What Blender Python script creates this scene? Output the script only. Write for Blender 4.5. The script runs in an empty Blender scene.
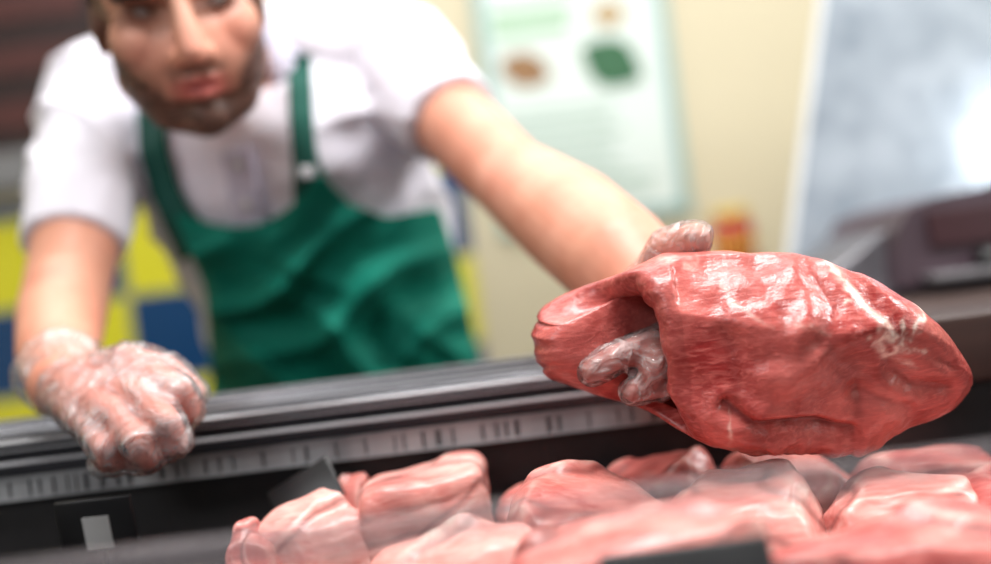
import bpy, bmesh, math, random
import numpy as np
from mathutils import Vector as V, Matrix, noise
from mathutils.bvhtree import BVHTree
random.seed(4)
S = bpy.context.scene
C = S.collection
TH = math.radians(7.0); CS, SN = math.cos(TH), math.sin(TH)
F = 963.5; CZ = 1.12
CR = V((CS, 0, -SN)); CU = V((SN, 0, CS)); CAM = V((0, 0, CZ))

def P(u, v, y):
    a = (u-495.5)/F*y; b = (282-v)/F*y
    return V((a*CS+b*SN, y, CZ-a*SN+b*CS))

# ------------------------------------------------------------------ materials
def lin(c):
    return tuple((x/255/12.92 if x/255 <= .04045 else ((x/255+.055)/1.055)**2.4) for x in c)+(1,)

def M(name, c, rough=.5, metal=0, c2=None, scale=12, bump=0, bscale=80, coat=0, stretch=(1,1,1), spec=.5, emit=0):
    m = bpy.data.materials.new(name); m.use_nodes = True
    nt = m.node_tree; N = nt.nodes; L = nt.links; b = N['Principled BSDF']
    tc = N.new('ShaderNodeTexCoord'); mp = N.new('ShaderNodeMapping'); mp.inputs['Scale'].default_value = stretch
    L.new(tc.outputs['Object'], mp.inputs['Vector'])
    n = N.new('ShaderNodeTexNoise'); n.inputs['Scale'].default_value = scale; n.inputs['Detail'].default_value = 4
    L.new(mp.outputs[0], n.inputs['Vector'])
    mx = N.new('ShaderNodeMix'); mx.data_type = 'RGBA'
    c2 = c2 or tuple(x*.88 for x in c)
    mx.inputs[6].default_value = lin(c); mx.inputs[7].default_value = lin(c2)
    L.new(n.outputs['Fac'], mx.inputs[0]); L.new(mx.outputs[2], b.inputs['Base Color'])
    b.inputs['Roughness'].default_value = rough; b.inputs['Metallic'].default_value = metal
    b.inputs['Specular IOR Level'].default_value = spec
    b.inputs['Coat Weight'].default_value = coat; b.inputs['Coat Roughness'].default_value = .1
    if bump:
        n2 = N.new('ShaderNodeTexNoise'); n2.inputs['Scale'].default_value = bscale; n2.inputs['Detail'].default_value = 5
        L.new(mp.outputs[0], n2.inputs['Vector'])
        bp = N.new('ShaderNodeBump'); bp.inputs['Strength'].default_value = bump; bp.inputs['Distance'].default_value = .003
        L.new(n2.outputs['Fac'], bp.inputs['Height']); L.new(bp.outputs[0], b.inputs['Normal'])
    return m

def M_skin():
    m = bpy.data.materials.new('skin'); m.use_nodes = True
    N = m.node_tree.nodes; L = m.node_tree.links; b = N['Principled BSDF']
    a = N.new('ShaderNodeVertexColor'); a.layer_name = 'Col'
    n = N.new('ShaderNodeTexNoise'); n.inputs['Scale'].default_value = 25; n.inputs['Detail'].default_value = 5
    tc = N.new('ShaderNodeTexCoord'); L.new(tc.outputs['Object'], n.inputs['Vector'])
    mx = N.new('ShaderNodeMix'); mx.data_type = 'RGBA'; mx.blend_type = 'MULTIPLY'
    rp = N.new('ShaderNodeValToRGB'); rp.color_ramp.elements[0].color = (.86,.74,.70,1); rp.color_ramp.elements[1].color = (1,1,1,1)
    rp.color_ramp.elements[0].position = .3; rp.color_ramp.elements[1].position = .65
    L.new(n.outputs['Fac'], rp.inputs[0]); mx.inputs[0].default_value = 1
    L.new(a.outputs[0], mx.inputs[6]); L.new(rp.outputs[0], mx.inputs[7]); L.new(mx.outputs[2], b.inputs['Base Color'])
    b.inputs['Roughness'].default_value = .48
    return m

def M_meat(name, red, pink, fat, fibre=(20, 90, 90), rot=(0, .5, 0), rough=.3, bump=.2, coat=.15, micro=260, fib=.6, lowfat=.3):
    m = bpy.data.materials.new(name); m.use_nodes = True
    N = m.node_tree.nodes; L = m.node_tree.links; b = N['Principled BSDF']
    tc = N.new('ShaderNodeTexCoord')
    n1 = N.new('ShaderNodeTexNoise'); n1.inputs['Scale'].default_value = 17; n1.inputs['Detail'].default_value = 8; n1.inputs['Distortion'].default_value = .6
    L.new(tc.outputs['Object'], n1.inputs['Vector'])
    r1 = N.new('ShaderNodeValToRGB'); r1.color_ramp.elements[0].position = .36; r1.color_ramp.elements[1].position = .68
    r1.color_ramp.elements[0].color = lin(red); r1.color_ramp.elements[1].color = lin(pink)
    L.new(n1.outputs['Fac'], r1.inputs[0])
    mp = N.new('ShaderNodeMapping'); mp.inputs['Scale'].default_value = fibre; mp.inputs['Rotation'].default_value = rot
    L.new(tc.outputs['Object'], mp.inputs['Vector'])
    n2 = N.new('ShaderNodeTexNoise'); n2.inputs['Scale'].default_value = 2.6; n2.inputs['Detail'].default_value = 6; n2.inputs['Distortion'].default_value = .8
    L.new(mp.outputs[0], n2.inputs['Vector'])
    r2 = N.new('ShaderNodeValToRGB'); r2.color_ramp.elements[0].position = .44; r2.color_ramp.elements[1].position = .78
    r2.color_ramp.elements[0].color = (0,0,0,1); r2.color_ramp.elements[1].color = (fib,fib,fib,1)
    L.new(n2.outputs['Fac'], r2.inputs[0])
    m1 = N.new('ShaderNodeMix'); m1.data_type = 'RGBA'; L.new(r2.outputs[0], m1.inputs[0]); L.new(r1.outputs[0], m1.inputs[6]); m1.inputs[7].default_value = lin(tuple(min(255, x*1.06+6) for x in pink))
    at = N.new('ShaderNodeVertexColor'); at.layer_name = 'Col'
    sp = N.new('ShaderNodeSeparateColor'); L.new(at.outputs[0], sp.inputs[0])
    n3 = N.new('ShaderNodeTexNoise'); n3.inputs['Scale'].default_value = 110; n3.inputs['Detail'].default_value = 6; L.new(tc.outputs['Object'], n3.inputs['Vector'])
    mr = N.new('ShaderNodeMapRange'); mr.inputs[1].default_value = .38; mr.inputs[2].default_value = .62; mr.inputs[3].default_value = lowfat; mr.inputs[4].default_value = 1.1
    L.new(n3.outputs['Fac'], mr.inputs[0])
    mu = N.new('ShaderNodeMath'); mu.operation = 'MULTIPLY'; mu.use_clamp = True; L.new(sp.outputs[0], mu.inputs[0]); L.new(mr.outputs[0], mu.inputs[1])
    m2 = N.new('ShaderNodeMix'); m2.data_type = 'RGBA'; L.new(mu.outputs[0], m2.inputs[0]); L.new(m1.outputs[2], m2.inputs[6]); m2.inputs[7].default_value = lin(fat)
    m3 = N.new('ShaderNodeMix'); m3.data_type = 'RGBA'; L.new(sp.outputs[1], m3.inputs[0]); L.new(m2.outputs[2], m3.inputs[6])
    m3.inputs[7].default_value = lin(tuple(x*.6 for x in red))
    L.new(m3.outputs[2], b.inputs['Base Color'])
    n4 = N.new('ShaderNodeTexNoise'); n4.inputs['Scale'].default_value = micro; n4.inputs['Detail'].default_value = 3; L.new(tc.outputs['Object'], n4.inputs['Vector'])
    ad = N.new('ShaderNodeMath'); ad.operation = 'MULTIPLY_ADD'; ad.inputs[1].default_value = .7; L.new(n2.outputs['Fac'], ad.inputs[0]); L.new(n4.outputs['Fac'], ad.inputs[2])
    bp = N.new('ShaderNodeBump'); bp.inputs['Strength'].default_value = bump; bp.inputs['Distance'].default_value = .002
    L.new(ad.outputs[0], bp.inputs['Height']); L.new(bp.outputs[0], b.inputs['Normal'])
    b.inputs['Roughness'].default_value = rough; b.inputs['Coat Weight'].default_value = coat; b.inputs['Coat Roughness'].default_value = .2
    b.inputs['Subsurface Weight'].default_value = .12; b.inputs['Subsurface Radius'].default_value = (.012, .003, .002); b.inputs['Subsurface Scale'].default_value = .5
    return m

def M_film(name, col, fac0, fac1, rough=.16, scale=45, bump=.6, lo=.42, hi=.70, dist=1.2, bd=.004, ior=1.2):
    """thin see-through plastic film"""
    m = bpy.data.materials.new(name); m.use_nodes = True
    N = m.node_tree.nodes; L = m.node_tree.links; b = N['Principled BSDF']; out = N['Material Output']
    b.inputs['Base Color'].default_value = lin(col); b.inputs['Roughness'].default_value = rough; b.inputs['Specular IOR Level'].default_value = .9
    tr = N.new('ShaderNodeBsdfTransparent'); mx = N.new('ShaderNodeMixShader')
    tc = N.new('ShaderNodeTexCoord'); n = N.new('ShaderNodeTexNoise'); n.inputs['Scale'].default_value = scale; n.inputs['Detail'].default_value = 5; n.inputs['Distortion'].default_value = dist
    L.new(tc.outputs['Object'], n.inputs['Vector'])
    mr = N.new('ShaderNodeMapRange'); mr.inputs[1].default_value = lo; mr.inputs[2].default_value = hi; mr.inputs[3].default_value = fac0; mr.inputs[4].default_value = fac1
    L.new(n.outputs['Fac'], mr.inputs[0]); L.new(mr.outputs[0], mx.inputs[0]); L.new(tr.outputs[0], mx.inputs[1]); L.new(b.outputs[0], mx.inputs[2])
    bp = N.new('ShaderNodeBump'); bp.inputs['Strength'].default_value = bump; bp.inputs['Distance'].default_value = bd
    L.new(n.outputs['Fac'], bp.inputs['Height']); L.new(bp.outputs[0], b.inputs['Normal'])
    # extra clear gloss so that the film glints where it is see-through
    gl = N.new('ShaderNodeBsdfGlossy'); gl.inputs['Roughness'].default_value = rough; L.new(bp.outputs[0], gl.inputs['Normal'])
    fr = N.new('ShaderNodeFresnel'); fr.inputs[0].default_value = ior; L.new(bp.outputs[0], fr.inputs['Normal'])
    m2 = N.new('ShaderNodeMixShader'); L.new(fr.outputs[0], m2.inputs[0]); L.new(mx.outputs[0], m2.inputs[1]); L.new(gl.outputs[0], m2.inputs[2])
    L.new((m2 if bump else mx).outputs[0], out.inputs['Surface'])
    return m

def M_tiles():
    m = bpy.data.materials.new('checker_tiles'); m.use_nodes = True
    N = m.node_tree.nodes; L = m.node_tree.links; b = N['Principled BSDF']
    tc = N.new('ShaderNodeTexCoord'); s = N.new('ShaderNodeSeparateXYZ'); L.new(tc.outputs['Object'], s.inputs[0])
    def cell(o, off):
        a = N.new('ShaderNodeMath'); a.operation = 'MULTIPLY_ADD'; a.inputs[1].default_value = 1/.2; a.inputs[2].default_value = off
        L.new(o, a.inputs[0]); f = N.new('ShaderNodeMath'); f.operation = 'FLOOR'; L.new(a.outputs[0], f.inputs[0])
        fr = N.new('ShaderNodeMath'); fr.operation = 'FRACT'; L.new(a.outputs[0], fr.inputs[0])
        d = N.new('ShaderNodeMath'); d.operation = 'PINGPONG'; d.inputs[1].default_value = .5; L.new(fr.outputs[0], d.inputs[0])
        return f.outputs[0], d.outputs[0]
    fx, dx = cell(s.outputs[0], 100.15); fz, dz = cell(s.outputs[2], 100.05)
    ad = N.new('ShaderNodeMath'); ad.operation = 'ADD'; L.new(fx, ad.inputs[0]); L.new(fz, ad.inputs[1])
    md = N.new('ShaderNodeMath'); md.operation = 'MODULO'; md.inputs[1].default_value = 2; L.new(ad.outputs[0], md.inputs[0])
    mx = N.new('ShaderNodeMix'); mx.data_type = 'RGBA'; L.new(md.outputs[0], mx.inputs[0]); mx.inputs[6].default_value = lin((204,198,44)); mx.inputs[7].default_value = lin((14,58,100))
    mn = N.new('ShaderNodeMath'); mn.operation = 'MINIMUM'; L.new(dx, mn.inputs[0]); L.new(dz, mn.inputs[1])
    lt = N.new('ShaderNodeMath'); lt.operation = 'LESS_THAN'; lt.inputs[1].default_value = .012; L.new(mn.outputs[0], lt.inputs[0])
    m2 = N.new('ShaderNodeMix'); m2.data_type = 'RGBA'; L.new(lt.outputs[0], m2.inputs[0]); L.new(mx.outputs[2], m2.inputs[6]); m2.inputs[7].default_value = lin((150,150,130))
    L.new(m2.outputs[2], b.inputs['Base Color']); b.inputs['Roughness'].default_value = .25
    return m

mskin = M_skin()
mshirt = M('white_polo_cotton', (242,240,247), .85, c2=(228,224,238), scale=9, bump=.25, bscale=300)
mcollar = M('shaded_collar_cotton', (210,207,223), .85, c2=(190,186,206), scale=14, bump=.25, bscale=300)  # white shirt cotton greyed, so shade is painted into collar and placket
mapron = M('green_apron_cloth', (8,136,114), .75, c2=(0,106,90), scale=8, bump=.3, bscale=260, spec=.3)
mstrap = M('dark_green_strap', (4,84,72), .8, bump=.3, bscale=300)
mglove = M_film('clear_glove_film', (250,247,249), .12, .40, rough=.12, scale=24, bump=1, lo=.40, hi=.66, dist=2.4, bd=.008)
mglove2 = M_film('clear_glove_film_tight', (248,234,232), .10, .46, rough=.12, scale=48, bump=1, lo=.42, hi=.66, dist=2.4, bd=.006)
mhair = M('dark_brown_hair', (40,28,25), .6, c2=(24,18,16), scale=90, bump=.8, bscale=250, stretch=(1,1,.2))
mtrous = M('pale_trousers', (205,205,205), .9)
mshoe = M('black_shoe', (25,25,27), .45)
msteel = M('brushed_steel', (150,150,156), .26, .55, c2=(92,92,98), scale=6, stretch=(.5,20,20), bump=.1, bscale=60)
mbright = M('bright_steel_and_glint', (218,218,222), .3, .4)
mdsteel = M('dark_steel', (96,95,100), .26, .55, c2=(50,49,54), scale=8, stretch=(.4,20,20))
mblack = M('black_plastic', (16,16,18), .35, c2=(26,25,27), scale=40)
mgrille = M('grey_grille', (196,198,201), .4, .3, c2=(92,92,96), scale=26, stretch=(1,.1,.1))  # light and dark runs along the strip are painted glints
mslot = M('grille_slot_grey', (116,116,119), .6, c2=(70,70,73), scale=30)
mdeck = M('dark_tray_deck', (28,27,29), .3, .5, c2=(20,19,21))
mledge = M('brown_ledge', (74,54,48), .4, c2=(42,32,30), scale=10, stretch=(.5,6,6))
mcream = M('cream_wall_paint', (208,199,173), .85, c2=(196,186,158), scale=1.4, bump=.08)
mfloor = M('grey_floor', (120,116,110), .5, c2=(95,92,88), scale=3)
mceil = M('white_ceiling', (235,235,232), .9)
mtile = M_tiles()
mglass = M_film('clear_glass', (220,226,230), .02, .06, .04, 4, 0)
medge = M_film('milky_glass_edge', (150,142,146), .25, .40, .25, 6, 0)
mwhite = M('white_card', (190,190,190), .6)

# ------------------------------------------------------------------ object helpers
ROOT = {}
def tag(o, label, cat, group=None):
    o['label'] = label; o['category'] = cat
    if group: o['group'] = group
    return o

def empty(name, loc, label, cat, group=None):
    o = bpy.data.objects.new(name, None); C.objects.link(o); o.location = loc; o.empty_display_size = .05
    ROOT[o] = V(loc); return tag(o, label, cat, group)

def obj(name, me, mat, parent=None, base=None, smooth=True, solid=0):
    if isinstance(me, bmesh.types.BMesh):
        bm = me; me = bpy.data.meshes.new(name); bm.normal_update(); bm.to_mesh(me); bm.free()
    me.name = name
    o = bpy.data.objects.new(name, me); C.objects.link(o)
    if parent is not None:
        r = ROOT[parent]; ROOT[o] = r; o.parent = parent
    else:
        r = V(base) if base is not None else V((0,0,0)); o.location = r; ROOT[o] = r
    me.transform(Matrix.Translation(-r))
    me.materials.clear()
    for m in (mat if isinstance(mat, (list, tuple)) else [mat]): me.materials.append(m)
    me.polygons.foreach_set('use_smooth', [smooth]*len(me.polygons)); me.update()
    if solid:
        s = o.modifiers.new('thickness', 'SOLIDIFY'); s.thickness = solid; s.offset = 0
    return o

def struct(name, bm, mat):
    o = obj(name, bm, mat, smooth=False); o['kind'] = 'structure'; return o

def box(bm, x0, x1, y0, y1, z0, z1, bev=0):
    r = bmesh.ops.create_cube(bm, size=1, matrix=Matrix.Translation(((x0+x1)/2, (y0+y1)/2, (z0+z1)/2)) @ Matrix.Diagonal((x1-x0, y1-y0, z1-z0, 1)))
    if bev:
        es = list({e for v in r['verts'] for e in v.link_edges})
        bmesh.ops.bevel(bm, geom=es, offset=bev, segments=3, affect='EDGES', profile=.5)
    return bm
def nbox(*a, **k): return box(bmesh.new(), *a, **k)

def sph(bm, c, r, sub=3):
    bmesh.ops.create_icosphere(bm, subdivisions=sub, radius=r, matrix=Matrix.Translation(c))
def ell(bm, c, rad, ax):
    R = Matrix((ax[0], ax[1], ax[2])).transposed().to_4x4()
    bmesh.ops.create_icosphere(bm, subdivisions=4, radius=1, matrix=Matrix.Translation(c) @ R @ Matrix.Diagonal((*rad, 1)))
def cone(bm, p0, p1, r0, r1, seg=24):
    d = p1-p0
    bmesh.ops.create_cone(bm, cap_ends=True, segments=seg, radius1=r0, radius2=r1, depth=d.length,
        matrix=Matrix.Translation((p0+p1)/2) @ d.to_track_quat('Z', 'Y').to_matrix().to_4x4())
def chain(bm, pts, grow=0, endcap=True):
    for i, (p, r) in enumerate(pts):
        if endcap or i < len(pts)-1: sph(bm, p, r+grow)
        if i: cone(bm, pts[i-1][0], p, pts[i-1][1]+grow, r+grow)
def loft(bm, rings):
    vs = [[bm.verts.new(p) for p in r] for r in rings]; n = len(vs[0])
    for a, b in zip(vs, vs[1:]):
        for i in range(n): bm.faces.new((a[i], a[(i+1) % n], b[(i+1) % n], b[i]))
    bm.faces.new(vs[0][::-1]); bm.faces.new(vs[-1])

def remesh(bm, vox, it, fac=.5):
    bmesh.ops.recalc_face_normals(bm, faces=bm.faces)
    me = bpy.data.meshes.new('tmp'); bm.to_mesh(me); bm.free()
    o = bpy.data.objects.new('tmp', me); C.objects.link(o)
    m = o.modifiers.new('r', 'REMESH'); m.mode = 'VOXEL'; m.voxel_size = vox; m.adaptivity = 0
    s = o.modifiers.new('s', 'SMOOTH'); s.factor = fac; s.iterations = it
    dg = bpy.context.evaluated_depsgraph_get(); dg.update()
    out = bpy.data.meshes.new_from_object(o.evaluated_get(dg))
    bpy.data.objects.remove(o); return out
def co(me):
    a = np.empty(len(me.vertices)*3); me.vertices.foreach_get('co', a); return a.reshape(-1, 3)
def nor(me):
    a = np.empty(len(me.vertices)*3); me.vertices.foreach_get('normal', a); return a.reshape(-1, 3)
def setco(me, a):
    me.vertices.foreach_set('co', a.ravel()); me.update()
def setcol(me, rgb):
    at = me.color_attributes.new('Col', 'FLOAT_COLOR', 'POINT')
    at.data.foreach_set('color', np.concatenate([rgb, np.ones((len(rgb), 1))], 1).astype(np.float32).ravel())
def noisearr(a, s, off=0): return np.array([noise.noise(V((p[0]*s+off, p[1]*s, p[2]*s))) for p in a])

# ------------------------------------------------------------------ room
X0, X1, YB = -2.2, 2.2, 2.2
struct('floor', nbox(X0, X1, -1.5, YB+.1, -.05, 0), mfloor)
struct('ceiling', nbox(X0, X1, -1.5, YB+.1, 2.8, 2.9), mceil)
struct('wall_back', nbox(X0, X1, YB, YB+.1, 0, 2.8), mcream)
struct('wall_left', nbox(X0-.1, X0, -1.5, YB+.1, 0, 2.8), mcream)
struct('wall_right', nbox(X1, X1+.1, -1.5, YB+.1, 0, 2.8), mcream)
struct('trim_1', nbox(X0, -.045, YB-.015, YB, 0, CZ+.30), mtile)

# menu board
z0 = CZ+.37
t = empty('menu_board', (-1.12, 2.17, z0), 'dark maroon menu board with reddish rows, on the wall behind the man\'s shoulder', 'menu board')
obj('board_panel', nbox(-1.5, -.80, 2.15, 2.185, z0+.05, z0+.75), M('maroon_board', (44,24,24), .5, c2=(30,18,20)), t, smooth=False)
obj('bottom_rail', nbox(-1.5, -.80, 2.14, 2.185, z0-.03, z0+.05), M('grey_board_rail', (128,128,130), .5), t, smooth=False)
mrow = M('reddish_menu_row', (84,40,36), .6, c2=(56,28,28))
for k in range(5):
    bm = nbox(-1.46, -.84, 2.146, 2.150, z0+.10+k*.12, z0+.16+k*.12)
    obj('menu_row', bm, mrow, t, smooth=False)

# poster
pz = CZ+.102; px0, px1 = .025, .463
t = empty('poster', ((px0+px1)/2, 2.19, pz), 'mint framed poster with a brown nut and a green leaf, on the cream wall', 'poster')
def frame_bm(x0, x1, z0, z1, w, y0, y1):
    bm = bmesh.new(); box(bm, x0, x0+w, y0, y1, z0, z1); box(bm, x1-w, x1, y0, y1, z0, z1)
    box(bm, x0+w, x1-w, y0, y1, z0, z0+w); box(bm, x0+w, x1-w, y0, y1, z1-w, z1); return bm
obj('poster_sheet', nbox(px0, px1, 2.188, 2.199, pz, pz+.66), M('pale_poster_paper', (214,223,217), .6, c2=(202,215,211), scale=4), t, smooth=False)
obj('poster_border', frame_bm(px0, px1, pz, pz+.66, .026, 2.184, 2.19), M('mint_border', (152,182,178), .6), t, smooth=False)
def flat_shape(pts, y=2.186):
    bm = bmesh.new(); a = [bm.verts.new((x, y, z)) for x, z in pts]; b = [bm.verts.new((x, y+.003, z)) for x, z in pts]
    bm.faces.new(a); bm.faces.new(b[::-1]); n = len(a)
    for i in range(n): bm.faces.new((a[i], b[i], b[(i+1) % n], a[(i+1) % n]))
    bmesh.ops.recalc_face_normals(bm, faces=bm.faces); return bm
def oval(x, z, rx, rz, rot=0, pinch=0):
    o = []
    for k in range(48):
        th = 2*math.pi*k/48; c, s = math.cos(th), math.sin(th); s *= 1-pinch*abs(c)**2
        o.append((x+rx*c*math.cos(rot)-rz*s*math.sin(rot), z+rx*c*math.sin(rot)+rz*s*math.cos(rot)))
    return o
obj('nut_picture', flat_shape(oval(.125, CZ+.47, .060, .040, -.35, .45)), M('nut_brown', (164,124,80), .6, c2=(112,78,48), scale=40), t, smooth=False)
obj('leaf_picture', flat_shape(oval(.322, CZ+.462, .078, .056, -.6, .65)), M('leaf_green', (50,108,66), .6, c2=(26,74,50), scale=40), t, smooth=False)
obj('seed_picture', flat_shape(oval(.328, CZ+.572, .038, .028)), M('seed_tan', (186,160,118), .6, c2=(160,132,92), scale=40), t, smooth=False)
bm = bmesh.new()
box(bm, .06, .245, 2.1865, 2.1875, CZ+.585, CZ+.61)
box(bm, .06, .235, 2.1865, 2.1875, CZ+.545, CZ+.57)
obj('title_lines', bm, M('title_green', (160,198,162), .6), t, smooth=False)
bm = bmesh.new()
for k in range(8): box(bm, .07, .07+random.uniform(.22, .33), 2.1865, 2.1875, CZ+.36-k*.028, CZ+.372-k*.028)
obj('text_lines', bm, M('text_sage', (170,194,180), .6), t, smooth=False)

# wall shelf and jar
obj_s = obj('wall_shelf', nbox(.41, .60, 1.95, 2.20, CZ-.055, CZ-.035, bev=.003), mcream, base=(.5, 2.1, CZ-.055))
tag(obj_s, 'small cream wall shelf carrying the red and yellow jar', 'shelf')
t = empty('spice_jar', (.508, 2.03, CZ-.035), 'small red jar with yellow label on the wall shelf behind the meat', 'jar')
def lathe(cx, cy, prof, n=28):
    bm = bmesh.new(); loft(bm, [[V((cx+r*math.cos(2*math.pi*k/n), cy+r*math.sin(2*math.pi*k/n), z)) for k in range(n)] for r, z in prof]); return bm
zb = CZ-.035
obj('jar_body', lathe(.508, 2.03, [(.038, zb), (.044, zb+.005), (.044, zb+.092), (.036, zb+.102), (.032, zb+.104)]), M('jar_red', (170,18,20), .3), t)
obj('jar_label', lathe(.508, 2.03, [(.0445, zb+.044), (.0447, zb+.045), (.0447, zb+.060), (.0445, zb+.061)]), M('label_yellow', (230,190,70), .5), t)
obj('jar_lid', lathe(.508, 2.03, [(.033, zb+.102), (.036, zb+.104), (.036, zb+.126), (.033, zb+.129)]), M('lid_yellow', (224,190,80), .4), t)

# worktop behind the case on the right with a slicing machine
t = empty('worktop', (.8, 1.25, 0), 'brown worktop counter behind the display case at the right', 'counter')
obj('worktop_slab', nbox(.27, 1.6, .945, 1.62, CZ-.11, CZ-.078, bev=.004), M('brown_slab', (78,60,54), .4, c2=(52,42,40), scale=6), t)
obj('worktop_base', nbox(.30, 1.58, .97, 1.60, 0, CZ-.11), M('brown_base', (70,56,50), .6), t, smooth=False)
t = empty('slicing_machine', (.6, 1.3, CZ-.078), 'dark slicing machine with a tall leaning silver guard panel, on the brown worktop', 'machine')
zz = CZ-.078
bm = bmesh.new()
prof = [(.470,zz+.012),(.92,zz+.012),(.92,CZ+.050),(.60,CZ+.042),(.53,CZ+.036),(.495,CZ+.026),(.478,CZ-.0)]
loft(bm, [[V((x, y, z)) for x, z in prof] for y in (1.14, 1.38)])
bmesh.ops.recalc_face_normals(bm, faces=bm.faces)
obj('machine_body', bm, M('dark_maroon_enamel', (88,70,80), .5, c2=(40,28,34), scale=9), t, smooth=False)
obj('front_plate', nbox(.515, .80, 1.134, 1.141, zz+.055, CZ+.02, bev=.002), M('dark_red_plate', (70,34,40), .4, c2=(38,22,26), scale=14), t, smooth=False)
bm = bmesh.new(); cone(bm, V((.575, 1.134, zz+.035)), V((.575, 1.118, zz+.035)), .014, .011); obj('knob', bm, mblack, t)
obj('feed_tray', nbox(.50, .86, 1.10, 1.14, zz+.016, zz+.026, bev=.003), M('grey_feed_tray', (126,124,128), .4, .4), t)
bm = bmesh.new()
loft(bm, [[V((x, y, zz)) for x, y in ((.385,1.16),(.92,1.16),(.92,1.38),(.385,1.38))], [V((.39,1.165,zz+.025)), V((.92,1.165,zz+.02)), V((.92,1.375,zz+.02)), V((.39,1.375,zz+.025))]])
loft(bm, [[V((x, y, zz+.024)) for x, y in ((.39,1.17),(.487,1.17),(.487,1.37),(.39,1.37))], [V((.395,1.175,zz+.035)), V((.487,1.175,CZ+.008)), V((.487,1.365,CZ+.008)), V((.395,1.365,zz+.035))]])
bmesh.ops.recalc_face_normals(bm, faces=bm.faces)
obj('carriage', bm, M('grey_carriage', (112,110,116), .45, .4), t, smooth=False)
def lean(x_off, w, y0, y1, zt):
    bm = bmesh.new(); sl = .257
    f = lambda z: .436+sl*(z-CZ-.008)
    z0_, z1_ = zz, CZ+zt
    pts = [(f(z0_)+x_off, z0_), (f(z0_)+x_off+w, z0_), (f(z1_)+x_off+w, z1_), (f(z1_)+x_off, z1_)]
    a = [bm.verts.new((x, y0, z)) for x, z in pts]; b = [bm.verts.new((x, y1, z)) for x, z in pts]
    bm.faces.new(a); bm.faces.new(b[::-1])
    for i in range(4): bm.faces.new((a[i], b[i], b[(i+1) % 4], a[(i+1) % 4]))
    bmesh.ops.recalc_face_normals(bm, faces=bm.faces); return bm
obj('guard_panel', lean(.008, .75, 1.42, 1.428, .6), M('mottled_silver', (226,236,246), .22, .35, c2=(118,134,148), scale=18, bump=.35, bscale=22), t, smooth=False)
obj('panel_edge', lean(0, .008, 1.417, 1.431, .6), M('bright_edge', (238,240,240), .4), t, smooth=False)

# ------------------------------------------------------------------ display case
XA, XB, XM = -1.25, 1.35, .268
t = empty('display_case', (0, .66, 0), 'refrigerated meat display case with dark steel back rail and low glass front', 'display case')
def prism(prof, x0=XA, x1=XM):
    bm = bmesh.new(); a = [bm.verts.new((x0, y, CZ+z)) for y, z in prof]; b = [bm.verts.new((x1, y, CZ+z)) for y, z in prof]
    bm.faces.new(a); bm.faces.new(b[::-1]); n = len(a)
    for i in range(n): bm.faces.new((a[i], b[i], b[(i+1) % n], a[(i+1) % n]))
    bmesh.ops.recalc_face_normals(bm, faces=bm.faces); return bm
DECK = -.2
obj('case_base', nbox(XA, XB, .40, .885, .03, CZ+DECK-.02), M('case_enamel', (70,70,74), .4), t, smooth=False)
obj('deck', nbox(XA+.01, XB-.01, .425, .80, CZ+DECK-.02, CZ+DECK), mdeck, t, smooth=False)
obj('rail_top', prism([(.776,-.079),(.774,-.080),(.774,-.083),(.776,-.085),(.885,-.085),(.885,-.071),(.872,-.071),(.870,-.079),(.850,-.079),(.848,-.0735),(.838,-.0735),(.836,-.079),(.812,-.079),(.810,-.0755),(.800,-.0755),(.798,-.079)]), msteel, t, smooth=False)
bm = bmesh.new()
for y0_, y1_ in ((.783,.794),(.817,.831),(.855,.866)): box(bm, XA, XM, y0_, y1_, CZ-.0795, CZ-.0786)
obj('runner_groove', bm, mblack, t, smooth=False)
obj('rail_face', prism([(.782,-.085),(.779,-.087),(.779,-.091),(.784,-.0925),(.784,-.094),(.776,-.0955),(.776,-.1035),(.783,-.105),(.783,-.109),(.80,-.109),(.80,-.085)]), mdsteel, t, smooth=False)
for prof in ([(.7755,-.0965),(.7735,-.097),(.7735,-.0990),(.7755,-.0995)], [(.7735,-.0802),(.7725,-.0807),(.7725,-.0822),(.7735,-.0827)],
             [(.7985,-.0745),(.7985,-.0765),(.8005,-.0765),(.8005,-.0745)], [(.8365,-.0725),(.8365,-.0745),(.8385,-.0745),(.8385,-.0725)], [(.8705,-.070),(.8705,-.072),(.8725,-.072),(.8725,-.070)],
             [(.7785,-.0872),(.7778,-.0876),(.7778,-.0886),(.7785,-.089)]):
    obj('rail_highlight_strip', prism(prof), mbright, t, smooth=False)  # pale strips stand in for highlights along the rail edges
bm = bmesh.new()
box(bm, XA, XM, .778, .80, CZ-.1125, CZ-.1095); box(bm, XA, XM, .778, .80, CZ-.1285, CZ-.1265)
x = XA+.004
while x < XM-.01:
    w_ = random.choice((.0052, .009, .014, .022))
    box(bm, x, x+w_, .7788, .79, CZ-.1265, CZ-.1125); x += w_+random.choice((.0018, .0026, .004))
obj('air_grille', bm, mgrille, t, smooth=False)
obj('grille_backing', nbox(XA, XM, .7825, .7868, CZ-.1265, CZ-.1125), mslot, t, smooth=False)
obj('side_ledge', nbox(XM, XB, .776, .885, CZ-.128, CZ-.072, bev=.004), mledge, t)
obj('inner_back_panel', nbox(XA, XB, .787, .88, CZ+DECK-.02, CZ-.1285), M('black_perforated_panel', (18,17,19), .45, c2=(36,33,35), scale=160), t, smooth=False)
obj('rail_core', nbox(XA, XM, .80, .88, CZ-.1285, CZ-.085), mblack, t, smooth=False)
obj('front_glass', nbox(XA, XB, .410, .416, CZ+DECK-.02, CZ-.107), mglass, t, smooth=False)
obj('glass_edge_trim', nbox(XA, XB, .407, .419, CZ-.107, CZ-.094, bev=.003), medge, t)
obj('end_panel', nbox(XA-.02, XA, .40, .885, .03, CZ-.075), mdsteel, t, smooth=False)
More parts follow.
